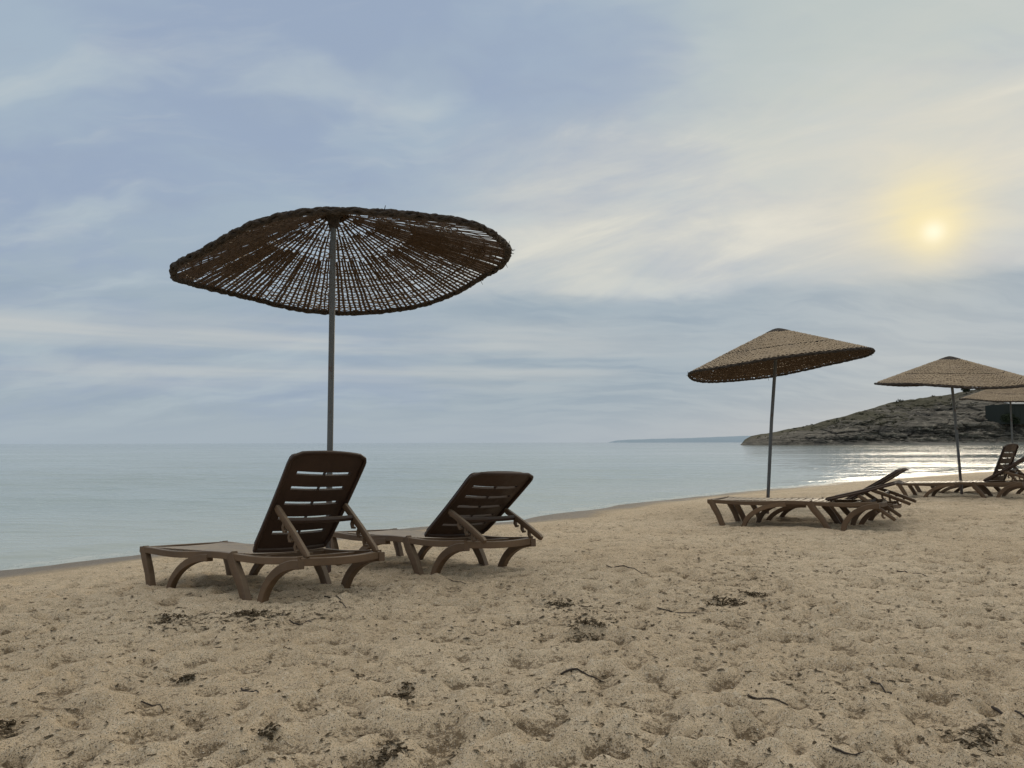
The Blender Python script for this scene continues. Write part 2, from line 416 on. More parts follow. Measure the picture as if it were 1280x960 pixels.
c = N.mix(N.math('MULTIPLY', N.smooth(gsep.outputs[1], .93, .97), .8), c, (.62, .55, .44, 1))
spk = N.voro(pos, 34, out='Distance'); spc = N.voro(pos, 34, out='Color'); ss = N.n('ShaderNodeSeparateColor'); sand.node_tree.links.new(spc, ss.inputs[0])
c = N.mix(N.math('MULTIPLY', N.smooth(spk, .10, .2, 1, 0), N.smooth(ss.outputs[0], .90, .905)), c, (.07, .055, .04, 1))
c = N.mix(N.math('MULTIPLY', N.smooth(spk, .06, .1, 1, 0), N.math('MULTIPLY', N.smooth(ss.outputs[1], .965, .97), N.smooth(ss.outputs[0], .9, .89))), c, (.75, .72, .66, 1))
sh = N.attr('shore'); wet = N.smooth(N.math('ADD', sh, N.math('MULTIPLY', N.math('SUBTRACT', N.noise(pos, 1.2, 3), .5), .9)), .3, 1.1, 1, 0)
c = N.mix(N.math('MULTIPLY', wet, .8), c, (.15, .12, .085, 1))
sand.node_tree.links.new(c, b.inputs['Base Color'])
sand.node_tree.links.new(N.smooth(wet, 0, 1, .95, .45), b.inputs['Roughness'])
b.inputs['Specular IOR Level'].default_value = .15
bm1 = N.bump(N.noise(pos, 30, 5, .7), 1.0, .022)
bm2 = N.bump(N.noise(pos, 210, 3, .7), .9, .005, bm1)
sand.node_tree.links.new(bm2, b.inputs['Normal'])
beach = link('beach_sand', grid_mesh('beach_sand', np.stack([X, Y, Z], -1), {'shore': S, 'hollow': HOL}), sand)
tag(beach, 'trampled tan sand beach running from the foreground to the water', kind='structure')

# ------------------------------------------------------------------ sea
wx = spaced([(-30000, -60, 9000, 4), (-60, -14, 4, .12), (-14, 16, .085, .085), (16, 40, .09, .6), (40, 400, .7, 20), (400, 30000, 25, 9000)])
wy = spaced([(-100, 5, 20, .2), (5, 18, .055, .07), (18, 45, .07, .25), (45, 120, .27, 1.5), (120, 1000, 1.6, 60), (1000, 30000, 70, 6000)])
WX, WY = np.meshgrid(wx, wy)
sd = shore_dist(WX, WY)
fade = np.clip(-sd / 2.5, .12, 1) * np.clip(1.4 - WY / 70, 0, 1) * np.clip(1.5 - np.abs(WX) / 40, 0, 1)
wz = np.zeros_like(WX)
for k in range(16):
    lam = .35 * 1.2 ** k * rng.uniform(.9, 1.1); th = rng.normal(math.pi * .44, .38)
    kx, ky = math.cos(th) * 2 * math.pi / lam, math.sin(th) * 2 * math.pi / lam
    amp = .0034 * lam ** .75
    ph = rng.uniform(0, 6.28) + 1.6 * fbm2(WX * .25 / lam ** .5 + k, WY * .25 / lam ** .5, 2)
    wz += amp * np.sin(kx * WX + ky * WY + ph)
wz = wz * fade * (1 - .55 * np.clip((WX + 2) / 16, 0, 1)) * (.75 + .8 * fbm2(WX * .12, WY * .12, 2))
swash = .02 * np.exp(-((sd + 1.1) / .35) ** 2) * (1 + fbm2(WX * .6, WY * .6, 2)) * (np.abs(WX) < 60)
sea_v = np.stack([WX, WY, ZW + wz + swash], -1)
watm, N, b = material('sea_water')
pos = N.n('ShaderNodeNewGeometry').outputs['Position']
sh = N.attr('shore')
depth = N.smooth(sh, -9, -.2, 0, 1)
wc = N.mix(depth, (.33, .39, .36, 1), (.40, .43, .37, 1))
wc = N.mix(N.smooth(sh, -25, -400), wc, (.235, .30, .305, 1))  # far water darkened in the colour, standing in for darker wave reflections
pat = N.noise(N.mapping(pos, (.05, .16, 1), (0, 0, .25)), 1.0, 4, .55)
wc = N.mix(N.math('MULTIPLY', N.smooth(pat, .4, .65), .5), wc, N.mix(N.smooth(sh, -25, -300), (.365, .425, .39, 1), (.28, .34, .335, 1)))
fo = N.noise(N.mapping(pos, (1, 1, 1)), 2.6, 5, .7, .5)
foam = N.math('MULTIPLY', N.smooth(N.math('ADD', sh, N.math('MULTIPLY', N.math('SUBTRACT', fo, .5), .9)), -.42, -.16, 0, 1), N.smooth(fo, .38, .56))
wc = N.mix(N.math('MULTIPLY', foam, .6), wc, (.56, .58, .56, 1))
watm.node_tree.links.new(wc, b.inputs['Base Color'])
b.inputs['IOR'].default_value = 1.33; b.inputs['Specular IOR Level'].default_value = .13
watm.node_tree.links.new(N.math('ADD', N.smooth(pat, .35, .65, .04, .10), N.math('MULTIPLY', foam, .5)), b.inputs['Roughness'])
w1 = N.noise(N.mapping(pos, (1.0, 2.0, 1), (0, 0, .3)), 1.6, 4, .6, .4)
w2 = N.noise(N.mapping(pos, (.12, .4, 1), (0, 0, .2)), 1.0, 4, .6, .3)
w3 = N.noise(N.mapping(pos, (1.0, 1.6, 1), (0, 0, .35)), 7, 3, .55, .3)
wxp = N.n('ShaderNodeSeparateXYZ'); watm.node_tree.links.new(pos, wxp.inputs[0])
lee = N.math('MULTIPLY', N.smooth(wxp.outputs[0], -4, 14, 1, .43), N.smooth(pat, .3, .7, .7, 1.25))
bA = N.bump(N.math('MULTIPLY', w2, lee), .13, .22); bB = N.bump(N.math('MULTIPLY', w1, lee), .62, .07, bA); bC = N.bump(w3, .12, .01, bB)
watm.node_tree.links.new(bC, b.inputs['Normal'])
sea = link('sea', grid_mesh('sea', sea_v, {'shore': sd}), watm)
tag(sea, 'calm grey-green sea with small ripples reaching the horizon', kind='structure')

# ------------------------------------------------------------------ headland
RPX = np.array([(915, 561), (924, 559), (930, 551), (938, 546.5), (950, 544), (970, 541), (990, 536), (1012, 532), (1050, 522), (1075, 514), (1110, 504), (1140, 499),
                (1165, 495), (1195, 491), (1220, 485), (1250, 477), (1280, 468), (1330, 455), (1400, 440), (1500, 430), (1700, 425)], float)
na, ntt = 760, 300
pxa = np.linspace(916, 1700, na)
# denser inside the view
pxa = np.concatenate([np.linspace(916, 1300, 640), np.linspace(1302, 1700, 120)])
yb = 300 + 0 * pxa                                    # foot of the cliff
xb = (pxa - 640) / 961 * yb
hb = np.interp(pxa, RPX[:, 0], 558.2 - RPX[:, 1]) / 961 # tangent of ridge above the waterline
A_ = np.arange(len(pxa))
tt = np.linspace(-.04, 1.3, ntt)
Tm, Am = np.meshgrid(tt, A_, indexing='ij')
ridge_d = 22 + 40 * np.clip((pxa - 928) / 250, 0, 1)   # how far behind the foot the ridge lies
ridge_h = hb * (300 + ridge_d) * .94
tcl = np.clip(Tm, 0, 1)
# profile: rocky foot rising steeply, gentler slope above
cl = .34
prof_z = np.where(tcl < .4, tcl / .4 * cl, cl + (tcl - .4) / .6 * (1 - cl))
prof_d = np.where(tcl < .4, tcl / .4 * .16, .16 + (tcl - .4) / .6 * .84)
HX = xb[None, :] * (1 + prof_d * ridge_d[None, :] / 300)
HY = yb[None, :] + prof_d * ridge_d[None, :]
HZ = ZW + prof_z * ridge_h[None, :]
over = np.clip(Tm - 1, 0, 1); HX = HX * (HY + over * 260) / HY; HY = HY + over * 260; HZ = HZ - over ** 1.2 * ridge_h[None, :] * 1.2
HZ = np.where(Tm < 0, ZW - 1.2, HZ)
amp = np.clip(ridge_h / 14, .12, 1)[None, :] * np.clip(Tm * 6, 0, 1)
f1, f2, cid = worley3(HX / 15 + .5 * fbm2(HX / 9, HZ / 5, 3), HY / 12, HZ / 4.2 + HX / 60 + .5 * fbm2(HX / 11 + 7, HZ / 6, 3))
g1_, g2_, cid2 = worley3(HX / 5 + .5 * fbm2(HX / 3, HZ / 2, 2), HY / 4, HZ / 1.7 + HX / 30)
crack = np.clip((f2 - f1) * 3.2, 0, 1); crack2 = np.clip((g2_ - g1_) * 3, 0, 1)
strata = fbm2(HX / 40, HZ / 1.5 + HX / 60, 3)
rocky = np.clip(1.1 - tcl * .75 + .7 * fbm2(HX / 30, HY / 30 + HZ / 12, 2), .15, 1)
disp = rocky * (1.3 * (crack - .5) + 2.0 * (cid - .5) + .5 * (crack2 - .5) + 1.1 * (cid2 - .5) + 2.6 * strata + 1.6 * fbm2(HX / 4, HZ / 2.2 + HX / 25, 4, .6)) + 1.2 * fbm2(HX / 22, HZ / 10, 3)
HY = HY - disp * amp * np.clip(1.2 - over * 3, 0, 1)
HZ = HZ + amp * (.5 * disp * .55 + .55 * fbm2(HX / 7, HY / 7, 3)) * np.clip(Tm * 5, 0, 1)
rockm, N, b = material('headland_rock')
pos = N.n('ShaderNodeNewGeometry').outputs['Position']; nor = N.n('ShaderNodeNewGeometry').outputs['Normal']
cr = N.attr('crack'); veg = N.attr('veg')
st_ = N.noise(N.mapping(pos, (.06, .06, .5)), 1, 5, .6, .5); sp = N.noise(pos, .45, 5, .65)
c = N.mix(N.smooth(st_, .38, .62), (.085, .074, .057, 1), (.20, .176, .138, 1))
c = N.mix(N.smooth(sp, .54, .72), c, (.42, .37, .29, 1))
c = N.mix(N.math('MULTIPLY', N.smooth(cr, .0, .35, 1, 0), .6), c, (.03, .028, .026, 1))
vn = N.noise(pos, .32, 5, .7); vm = N.smooth(N.math('ADD', veg, N.math('MULTIPLY', N.math('SUBTRACT', vn, .5), 2.0)), .35, .7)
vc = N.mix(N.noise(pos, .9, 3, .6), (.055, .052, .030, 1), (.14, .122, .075, 1))
c = N.mix(vm, c, vc)
c = N.mix(.05, c, s2l(175, 178, 175))  # faint air haze mixed into the rock colour
zpos = N.n('ShaderNodeSeparateXYZ'); rockm.node_tree.links.new(pos, zpos.inputs[0])
c = N.mix(N.math('MULTIPLY', N.smooth(zpos.outputs[2], .15, 1.0, 1, 0), N.smooth(zpos.outputs[0], 120, 160, 0, .8)), c, (.30, .28, .24, 1))
rockm.node_tree.links.new(c, b.inputs['Base Color']); b.inputs['Roughness'].default_value = .95; b.inputs['Specular IOR Level'].default_value = .1
rockm.node_tree.links.new(N.bump(N.noise(pos, .8, 5, .7), .9, 1.2), b.inputs['Normal'])
vegv = np.clip((tcl - .38) * 1.6 + .5 * fbm2(HX / 25, HY / 25, 2) - np.clip((HX - 150) / 120, 0, .25), -.5, 1)
head = link('headland', grid_mesh('headland', np.stack([HX, HY, HZ], -1), {'crack': np.minimum(crack, .35 + crack2), 'veg': vegv}), rockm)
tag(head, 'grey rocky headland with scrub rising to the right beyond the water', kind='structure')

# far strip of land on the horizon
fh, N, b = material('hazy_land')
pos = N.n('ShaderNodeNewGeometry').outputs['Position']
c = N.mix(N.noise(N.mapping(pos, (.004, .004, .02)), 1, 4), s2l(146, 163, 174), s2l(160, 174, 183))  # distance haze painted into the base colour
fh.node_tree.links.new(c, b.inputs['Base Color']); b.inputs['Roughness'].default_value = 1; b.inputs['Specular IOR Level'].default_value = 0
fp = np.linspace(758, 1000, 200); hd = 4200.
fz = np.interp(fp, [758, 772, 800, 830, 870, 900, 930, 1000], [.0, 3.2, 4.6, 5.2, 6.2, 7.6, 8.6, 10]) + .5 * fbm2(fp / 18, fp * 0, 3)
rows = []
for q, (k, dd) in enumerate([(0, 0), (.25, 30), (.7, 120), (1, 300), (.9, 600), (0, 1100)]):
    rows.append(np.stack([(fp - 640) / 961 * (hd + dd), fp * 0 + hd + dd, ZW - .5 + np.maximum(fz, 0) * k * (hd + dd) / 961 * .93], -1))
far = link('far_hills', grid_mesh('far_hills', np.array(rows)), fh)
tag(far, 'low blue-grey strip of land far away on the horizon', kind='structure')

# ------------------------------------------------------------------ scrub, trees and hut on the headland
def leaf_mat(name, c0, c1):
    m, N, b = material(name)
    pos = N.n('ShaderNodeNewGeometry').outputs['Position']
    m.node_tree.links.new(N.mix(N.noise(pos, 1.3, 3, .6), c0, c1), b.inputs['Base Color']); b.inputs['Roughness'].default_value = .9
    b.inputs['Specular IOR Level'].default_value = .1
    return m
scrubm = leaf_mat('scrub_leaves', (.036, .038, .022, 1), (.085, .08, .05, 1))
treem = leaf_mat('tree_leaves', (.014, .02, .012, 1), (.045, .055, .03, 1))
barkm = leaf_mat('bark', (.03, .025, .02, 1), (.06, .05, .04, 1))
def leaves(mb, c, rx, rz, n, size):
    for k in range(n):
        v = rng.normal(size=3); v /= np.linalg.norm(v); rr = rng.random() ** .4
        p = np.array(c) + v * rr * np.array([rx, rx, rz]); p[2] = max(p[2], c[2] - rz * .7)
        t1 = rng.normal(size=3); t1 /= np.linalg.norm(t1); t2 = np.cross(t1, rng.normal(size=3)); t2 /= np.linalg.norm(t2)
        s_ = size * rng.uniform(.6, 1.4)
        mb.add([p - t1 * s_, p + t2 * s_ * .5, p + t1 * s_, p - t2 * s_ * .5], [(0, 1, 2, 3)])
mb = MB()
for k in range(260):
    i = rng.integers(int(ntt * .33), int(ntt * .77)); j = rng.integers(40, 700)
    if vegv[i, j] < .1 + .3 * rng.random(): continue
    r_ = rng.uniform(.3, .8) * (1 if rng.random() < .85 else 1.5) * np.clip(ridge_h[j] / 12, .4, 1)
    leaves(mb, (HX[i, j], HY[i, j], HZ[i, j] + r_ * .25), r_ * 1.4, r_ * .75, 36, r_ * .36)
scrub = link('hillside_scrub', mb.mesh('hillside_scrub', False), scrubm)
tag(scrub, 'low dark scrub scattered over the rocky headland slope', 'scrub', kind='stuff')
def ridge_tree(px, hgt, wid, label, ti=218):
    j = int(np.argmin(np.abs(pxa - px))); p = (HX[ti, j], HY[ti, j], HZ[ti, j] - .3)
    t = empty('ridge_tree', p); tag(t, label, 'tree')
    tr = MB(); tr.tube([(0, 0, -.5), (.1, 0, hgt * .35), (.25, .1, hgt * .7)], [.22, .16, .08], 7)
    for a in range(5):
        an = a * 1.3; tr.tube([(.12, 0, hgt * .4), (math.cos(an) * wid * .5, math.sin(an) * wid * .5, hgt * .72)], [.1, .04], 5)
    link('trunk', tr.mesh('trunk'), barkm, t)
    cr = MB()
    for a in range(11):
        c = (rng.uniform(-.7, .7) * wid, rng.uniform(-.6, .6) * wid, hgt * rng.uniform(.5, .95))
        leaves(cr, c, wid * .36, hgt * .2, 130, .24)
    link('crown', cr.mesh('crown', False), treem, t)
ridge_tree(1208, 3.4, 2.2, 'dark bushy tree on the headland ridge, just right of the second row umbrella pole')
ridge_tree(1279, 2.2, 1.5, 'dark bushy tree at the right end of the headland ridge')
# boat shed at the far end of the bay
ws_, N, b = material('shed_boards')
pos = N.n('ShaderNodeNewGeometry').outputs['Position']
ws_.node_tree.links.new(N.mix(N.noise(N.mapping(pos, (6, 6, .4)), 1, 3), (.006, .010, .007, 1), (.016, .022, .015, 1)), b.inputs['Base Color']); b.inputs['Roughness'].default_value = .8
rf_, N, b = material('shed_roof')
pos = N.n('ShaderNodeNewGeometry').outputs['Position']
rf_.node_tree.links.new(N.mix(N.noise(pos, 2, 3), (.36, .36, .34, 1), (.46, .46, .44, 1)), b.inputs['Base Color']); b.inputs['Roughness'].default_value = .8
jj = int(np.argmin(np.abs(pxa - 1262))); col_y = 553.2 - (HZ[:, jj] - H) / HY[:, jj] * 961
ii = int(np.argmin(np.abs(col_y[20:230] - 527))) + 20; sy = float(HY[ii, jj]) - 4
shx0, shx1 = (1249 - 640) / 961 * sy, (1330 - 640) / 961 * sy
zb_, zt_ = H + (553 - 528) / 961 * sy, H + (553 - 507) / 961 * sy
shed = empty('beach_shed', ((shx0 + shx1) / 2, sy, zb_))
tag(shed, 'dark green shed with pale sloping roof on the rocks at the right edge', 'shed')
w2_ = (shx1 - shx0) / 2; hh = zt_ - zb_
mb = MB()
def box(mb, x0, x1, y0, y1, z0, z1, mi=0):
    mb.add([(x0, y0, z0), (x1, y0, z0), (x1, y1, z0), (x0, y1, z0), (x0, y0, z1), (x1, y0, z1), (x1, y1, z1), (x0, y1, z1)],
           [(0, 3, 2, 1), (4, 5, 6, 7), (0, 1, 5, 4), (1, 2, 6, 5), (2, 3, 7, 6), (3, 0, 4, 7)], mi)
box(mb, -w2_, w2_, -3, 9, -1.2, hh)
for k in range(1, 12): box(mb, -w2_ + k * w2_ / 6 - .06, -w2_ + k * w2_ / 6 + .06, -3.06, -3.003, 0, hh - .1)
link('wall', mb.mesh('wall', False), ws_, shed)
mb = MB()
mb.add([(-w2_ + 2, -3.6, hh + .003), (w2_ + .8, -3.6, hh + .003), (w2_ + .8, 9.5, hh + 2.4), (-w2_ + 4, 9.5, hh + 2.4), (-w2_ + 2, -3.6, hh + .25), (w2_ + .8, -3.6, hh + .25), (w2_ + .8, 9.5, hh + 2.65), (-w2_ + 4, 9.5, hh + 2.65)],
       [(0, 3, 2, 1), (4, 5, 6, 7), (0, 1, 5, 4), (1, 2, 6, 5), (2, 3, 7, 6), (3, 0, 4, 7)])
link('roof', mb.mesh('roof', False), rf_, shed)

for (bx_, bz_, br_, lab) in [(-w2_ - .6, .9, 1.9, 'dark green bush hiding the left corner of the shed'), (-w2_ + 3.6, .2, 1.5, 'low dark bush in front of the shed wall'), (-w2_ + 1.4, 1.6, 1.7, 'tall dark bush against the shed wall, just left of the farthest umbrella pole')]:
    mb = MB(); leaves(mb, (0, 0, br_ * .5), br_, br_ * .95, 420, .3)
    o = link('bush', mb.mesh('bush', False), treem); o.location = (shed.location.x + bx_, sy - 4.4, zb_ - .8 + bz_)
    tag(o, lab, 'bush')

# ------------------------------------------------------------------ loungers
def plastic(name, c0, c1, dust):
    m, N, b = material(name)
    g = N.n('ShaderNodeNewGeometry'); oc = N.n('ShaderNodeTexCoord').outputs['Object']
    n = N.noise(oc, 9, 4, .6); n2 = N.noise(N.mapping(oc, (3, 40, 40)), 1.4, 3, .5)
    c = N.mix(n2, c0, c1)
    rnd = N.n('ShaderNodeObjectInfo').outputs['Random']
    fadev = N.math('MULTIPLY', N.smooth(N.noise(oc, 2.3, 3, .6), .4, .7), N.math('ADD', N.math('MULTIPLY', rnd, .3), .05))
    c = N.mix(fadev, c, tuple(min(1, q * 2.1) for q in c1[:3]) + (1,))
    sp = N.n('ShaderNodeSeparateXYZ'); m.node_tree.links.new(g.outputs['Normal'], sp.inputs[0])
    up = N.math('MULTIPLY', N.smooth(sp.outputs[2], .1, .95), N.smooth(n, .3, .62, .45, 1))
    c = N.mix(N.math('MULTIPLY', up, dust), c, (.40, .32, .22, 1))
    m.node_tree.links.new(c, b.inputs['Base Color'])
    m.node_tree.links.new(N.smooth(n, .3, .7, .45, .65), b.inputs['Roughness'])
    b.inputs['Specular IOR Level'].default_value = .35
    m.node_tree.links.new(N.bump(n2, .12, .003), b.inputs['Normal'])
    return m
brown = plastic('brown_plastic', (.085, .050, .026, 1), (.138, .085, .046, 1), .36)
seatm = plastic('seat_plastic', (.13, .085, .048, 1), (.19, .13, .078, 1), .85)
darkb = plastic('dark_brown_plastic', (.026, .013, .008, 1), (.043, .022, .013, 1), .2)

def lounger_meshes():
    M = {}
    hw = LW / 2; zr = HS - .03
    f = MB()
    for s in (-1, 1):
        xs = np.linspace(.0, 1.86, 24)
        pts = [(x - LL / 2, s * (hw - .018 + .006 * math.sin(x * 3)), zr + (.008 * math.cos(x * 6.4))) for x in xs]
        f.beam(pts, .036, .044)
    xs = np.linspace(-hw + .03, hw - .03, 9)
    f.beam([(-LL / 2 + .022 - .018 * (1 - (y / hw) ** 2), y, zr + .002) for y in xs], .045, .05)
    f.beam([(1.84 - LL / 2 + .05 * (1 - (y / hw) ** 2), y, zr - .012 * (1 - (y / hw) ** 2)) for y in xs], .045, .048)
    for xc in (.62, 1.30, 1.62):
        f.beam([(xc - LL / 2, y, zr - .006) for y in (-hw + .035, hw - .035)], .04, .03)
    M['frame'] = f.mesh('frame')
    # the slanting foot and middle legs, and the two kinds of arched leg
    def flat_leg(pts, ws, t=.036):
        m = MB(); m.beam(pts, t, ws, up=(1, 0, .15)); return m
    m = MB(); m.beam([(.032, 0, zr + .022), (.075, 0, zr - .06), (.125, 0, .06), (UL1 + .03, 0, -.10)], .046, [.058, .064, .06, .057], up=(1, 0, .4)); M['foot_leg'] = m.mesh('foot_leg')
    m = MB(); m.beam([(UL2 - .185, 0, zr + .02), (UL2 - .14, 0, zr - .06), (UL2 - .065, 0, .06), (UL2 + .025, 0, -.10)], .046, [.072, .07, .064, .058], up=(1, 0, .4)); M['middle_leg'] = m.mesh('middle_leg')
    def arc(x0, x1, n=12):
        # quarter-ellipse rising from the sand at x0 and running level into the rail at x1
        return [(x0 + (x1 - x0) * (1 - math.cos(t * math.pi / 2)), 0, -.10 + (zr + .11 - .025) * math.sin(t * math.pi / 2)) for t in np.linspace(0, 1, n)]
    m = MB(); m.beam(arc(UA1 - .05, UA1 + .44), .046, .05, up=(-.7, 0, .7)); M['arched_leg'] = m.mesh('arched_leg')
    m = MB(); p = arc(UA2 - .045, UA2 + .33); m.beam(p, .05, np.linspace(.052, .058, len(p)), up=(-.7, 0, .7)); M['rear_leg'] = m.mesh('rear_leg')
    # slatted seat
    m = MB()
    x = .06
    while x < HU - .06:
        ys = np.linspace(-hw + .045, hw - .045, 7)
        m.beam([(x + .036 - LL / 2, y, HS - .012 - .012 * (1 - (y / hw) ** 2)) for y in ys], .066, .02); x += .079
    for y in (-.17, .17): m.beam([(.05 - LL / 2, y, HS - .04), (HU - LL / 2, y, HS - .04)], .03, .024)
    M['seat'] = m.mesh('seat')
    # backrest: local x runs up the panel from the hinge, y across, z = front face
    bm = bmesh.new()
    slots = [.19, .345, .50, .655, .805]; sh_ = .017
    us = sorted({0, .03, .06, .1, .94, .965, .985, 1.0} | {q for s_ in slots for q in (s_ - sh_, s_ + sh_)} | {(a + b_) / 2 for a, b_ in zip(slots[:-1], slots[1:])} | {.88})
    vs = [-.5, -.44, -.36, -.17, -.005, .005, .17, .36, .44, .5]
    def bp(u, v):
        w = BW * (.97 + .05 * u)
        rr = .10
        if u > 1 - rr: w *= 1 - .24 * (1 - math.sqrt(max(0, 1 - ((u - 1 + rr) / rr) ** 2))) ** 1.1 * 1.0
        if u < .04: w *= .97
        return (u * BL * (1 + .0 * v) + (.022 * (1 - (2 * v) ** 2) if u > .93 else 0) * (u - .93) / .07, v * w, .018 * ((2 * v) ** 2) + .03 * (u - .5) ** 2 * 1.0 - .02)
    G = {(i, j): bm.verts.new(bp(u, v)) for i, u in enumerate(us) for j, v in enumerate(vs)}
    for i in range(len(us) - 1):
        um = (us[i] + us[i + 1]) / 2
        isl = any(abs(um - s_) < sh_ for s_ in slots)
        for j in range(len(vs) - 1):
            vm_ = (vs[j] + vs[j + 1]) / 2
            if isl and abs(vm_) < .36 and abs(vm_) > .005: continue
            bm.faces.new((G[i, j], G[i + 1, j], G[i + 1, j + 1], G[i, j + 1]))
    bmesh.ops.recalc_face_normals(bm, faces=bm.faces)
    bmesh.ops.solidify(bm, geom=bm.faces[:], thickness=.02)
    tmp = bpy.data.meshes.new('tmp'); bm.to_mesh(tmp); bm.free()
    m = MB(); m.add([v.co[:] for v in tmp.vertices], [tuple(p.vertices) for p in tmp.polygons])
    rim = [bp(u, -.5) for u in np.linspace(0, 1, 30)] + [bp(1, v) for v in np.linspace(-.5, .5, 14)[1:-1]] + [bp(u, .5) for u in np.linspace(1, 0, 30)]
    rim = [(x, y, z - .008) for x, y, z in rim]
    m.tube(rim, .0125, 8)
    m.tube([bp(0, v) for v in np.linspace(-.5, .5, 8)], .016, 8)
    M['backrest'] = m.mesh('backrest', False)
    # prop: swings from the back of the panel; local x from its pivot towards its foot
    PL = .39
    m = MB(); m.beam([(-.03, 0, 0), (.0, 0, 0), (PL * .5, 0, .004), (PL, 0, 0), (PL + .02, 0, -.004)], .026, [.034, .04, .04, .038, .03])
    for k in range(3):    # ratchet teeth
        x = .10 + .085 * k
        m.beam([(x, 0, -.012), (x + .012, 0, -.04), (x + .034, 0, -.052), (x + .05, 0, -.04)], .02, [.022, .022, .02, .012], up=(.6, 0, .8))
    M['support_arm'] = m.mesh('support_arm')
    m = MB(); ys = np.linspace(-BW * .44, BW * .44, 8)
    m.tube([(0, y, -.008 * (1 - (2 * y / BW) ** 2)) for y in ys], .017, 8, flat=1.1); M['support_bar'] = m.mesh('support_bar')
    return M
LM = lounger_meshes()
for k, m in dict(frame=brown, foot_leg=brown, middle_leg=brown, arched_leg=brown, rear_leg=brown, seat=seatm, backrest=darkb, support_arm=brown, support_bar=darkb).items():
    LM[k].materials.append(m)
def lounger(loc, yaw, roll, pitch, ba, label, reddish=False):
    root = empty('sun_lounger')
    yw, rl, pt = R(yaw), R(roll), R(pitch)
    A = Vector((math.cos(yw), math.sin(yw), 0)); Wd = Vector((-math.sin(yw), math.cos(yw), 0)); Zu = Vector((0, 0, 1))
    A2 = A * math.cos(pt) + Zu * math.sin(pt); Z2 = -A * math.sin(pt) + Zu * math.cos(pt)
    W2 = Wd * math.cos(rl) - Z2 * math.sin(rl); Z3 = Z2 * math.cos(rl) + Wd * math.sin(rl)
    root.matrix_world = Matrix(((A2.x, W2.x, Z3.x, loc[0]), (A2.y, W2.y, Z3.y, loc[1]), (A2.z, W2.z, Z3.z, loc[2]), (0, 0, 0, 1)))
    tag(root, label, 'sun lounger', 'brown plastic sun loungers on the beach')
    def part(kind, mtx=None, name=None):
        o = bpy.data.objects.new(name or kind, LM[kind]); col.objects.link(o); o.parent = root
        if mtx is not None: o.matrix_local = mtx
        return o
    part('frame'); part('seat')
    for s in (-1, 1):
        T = Matrix.Translation((-LL / 2, s * (LW / 2 - .018), 0))
        part('foot_leg', T, 'leg'); part('middle_leg', T, 'leg'); part('arched_leg', T); part('rear_leg', T, 'arched_leg')
    a = R(ba)
    Mb = Matrix.Translation((HU - LL / 2, 0, HS + .012)) @ Matrix.Rotation(-a, 4, 'Y')
    part('backrest', Mb)
    tu = .47 * BL
    pv = Vector((HU - LL / 2 + tu * math.cos(a), 0, HS + .012 + tu * math.sin(a))) + Vector((math.sin(a), 0, -math.cos(a))) * .055
    drop = pv.z - (HS - .0)
    if drop > .10: ang = math.asin(min(.97, drop / .40))
    else: ang = R(36)
    for s in (-1, 1):
        part('support_arm', Matrix.Translation((pv.x, s * (BW * .46), pv.z)) @ Matrix.Rotation(ang, 4, 'Y'))
    q = pv + Vector((math.cos(ang), 0, -math.sin(ang))) * .09
    part('support_bar', Matrix.Translation((q.x, 0, q.z)))
    return root
for lx, ly, lz, yw, rl, pt, ba, lab in LOUNGERS:
    lounger((lx, ly, lz), yw, rl, pt, ba, lab)

# ------------------------------------------------------------------ reed umbrellas
def reed(name, c0, c1, c2, under_shade=False):
    m, N, b = material(name)
    oc = N.n('ShaderNodeTexCoord').outputs['Object']
    n = N.noise(oc, 28, 3, .6); n2 = N.noise(oc, 3.2, 3, .5)
    c = N.mix(N.smooth(n, .3, .7), c0, c1); c = N.mix(N.math('MULTIPLY', N.smooth(n2, .45, .7), .7), c, c2)
    if under_shade:       # underside shade painted in: faces turning down go darker brown
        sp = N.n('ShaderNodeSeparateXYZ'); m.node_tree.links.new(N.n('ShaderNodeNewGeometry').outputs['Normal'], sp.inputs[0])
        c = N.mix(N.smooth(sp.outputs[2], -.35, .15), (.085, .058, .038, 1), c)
    m.node_tree.links.new(c, b.inputs['Base Color']); b.inputs['Roughness'].default_value = .8; b.inputs['Specular IOR Level'].default_value = .2
    return m
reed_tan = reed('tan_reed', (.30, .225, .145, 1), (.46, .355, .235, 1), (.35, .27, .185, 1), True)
reed_dark = reed('dark_reed', (.060, .040, .027, 1), (.12, .085, .06, 1), (.08, .053, .034, 1))
reed_rim = reed('rim_reed', (.030, .024, .019, 1), (.070, .056, .044, 1), (.045, .037, .03, 1))
polem, N, b = material('galvanised_pole')
oc = N.n('ShaderNodeTexCoord').outputs['Object']
polem.node_tree.links.new(N.mix(N.noise(N.mapping(oc, (20, 20, 3)), 1.5, 4), (.085, .09, .09, 1), (.17, .175, .17, 1)), b.inputs['Base Color'])
pc = b.inputs['Base Color'].links[0].from_socket; ps = N.n('ShaderNodeSeparateXYZ'); polem.node_tree.links.new(oc, ps.inputs[0])
rust = N.smooth(N.math('ADD', N.noise(N.mapping(oc, (14, 14, 5)), 2, 4, .7), N.smooth(ps.outputs[2], 0, .8, .16, 0)), .56, .68)
polem.node_tree.links.new(N.mix(N.math('MULTIPLY', rust, .75), pc, (.10, .048, .025, 1)), b.inputs['Base Color'])
b.inputs['Metallic'].default_value = .35; b.inputs['Roughness'].default_value = .55

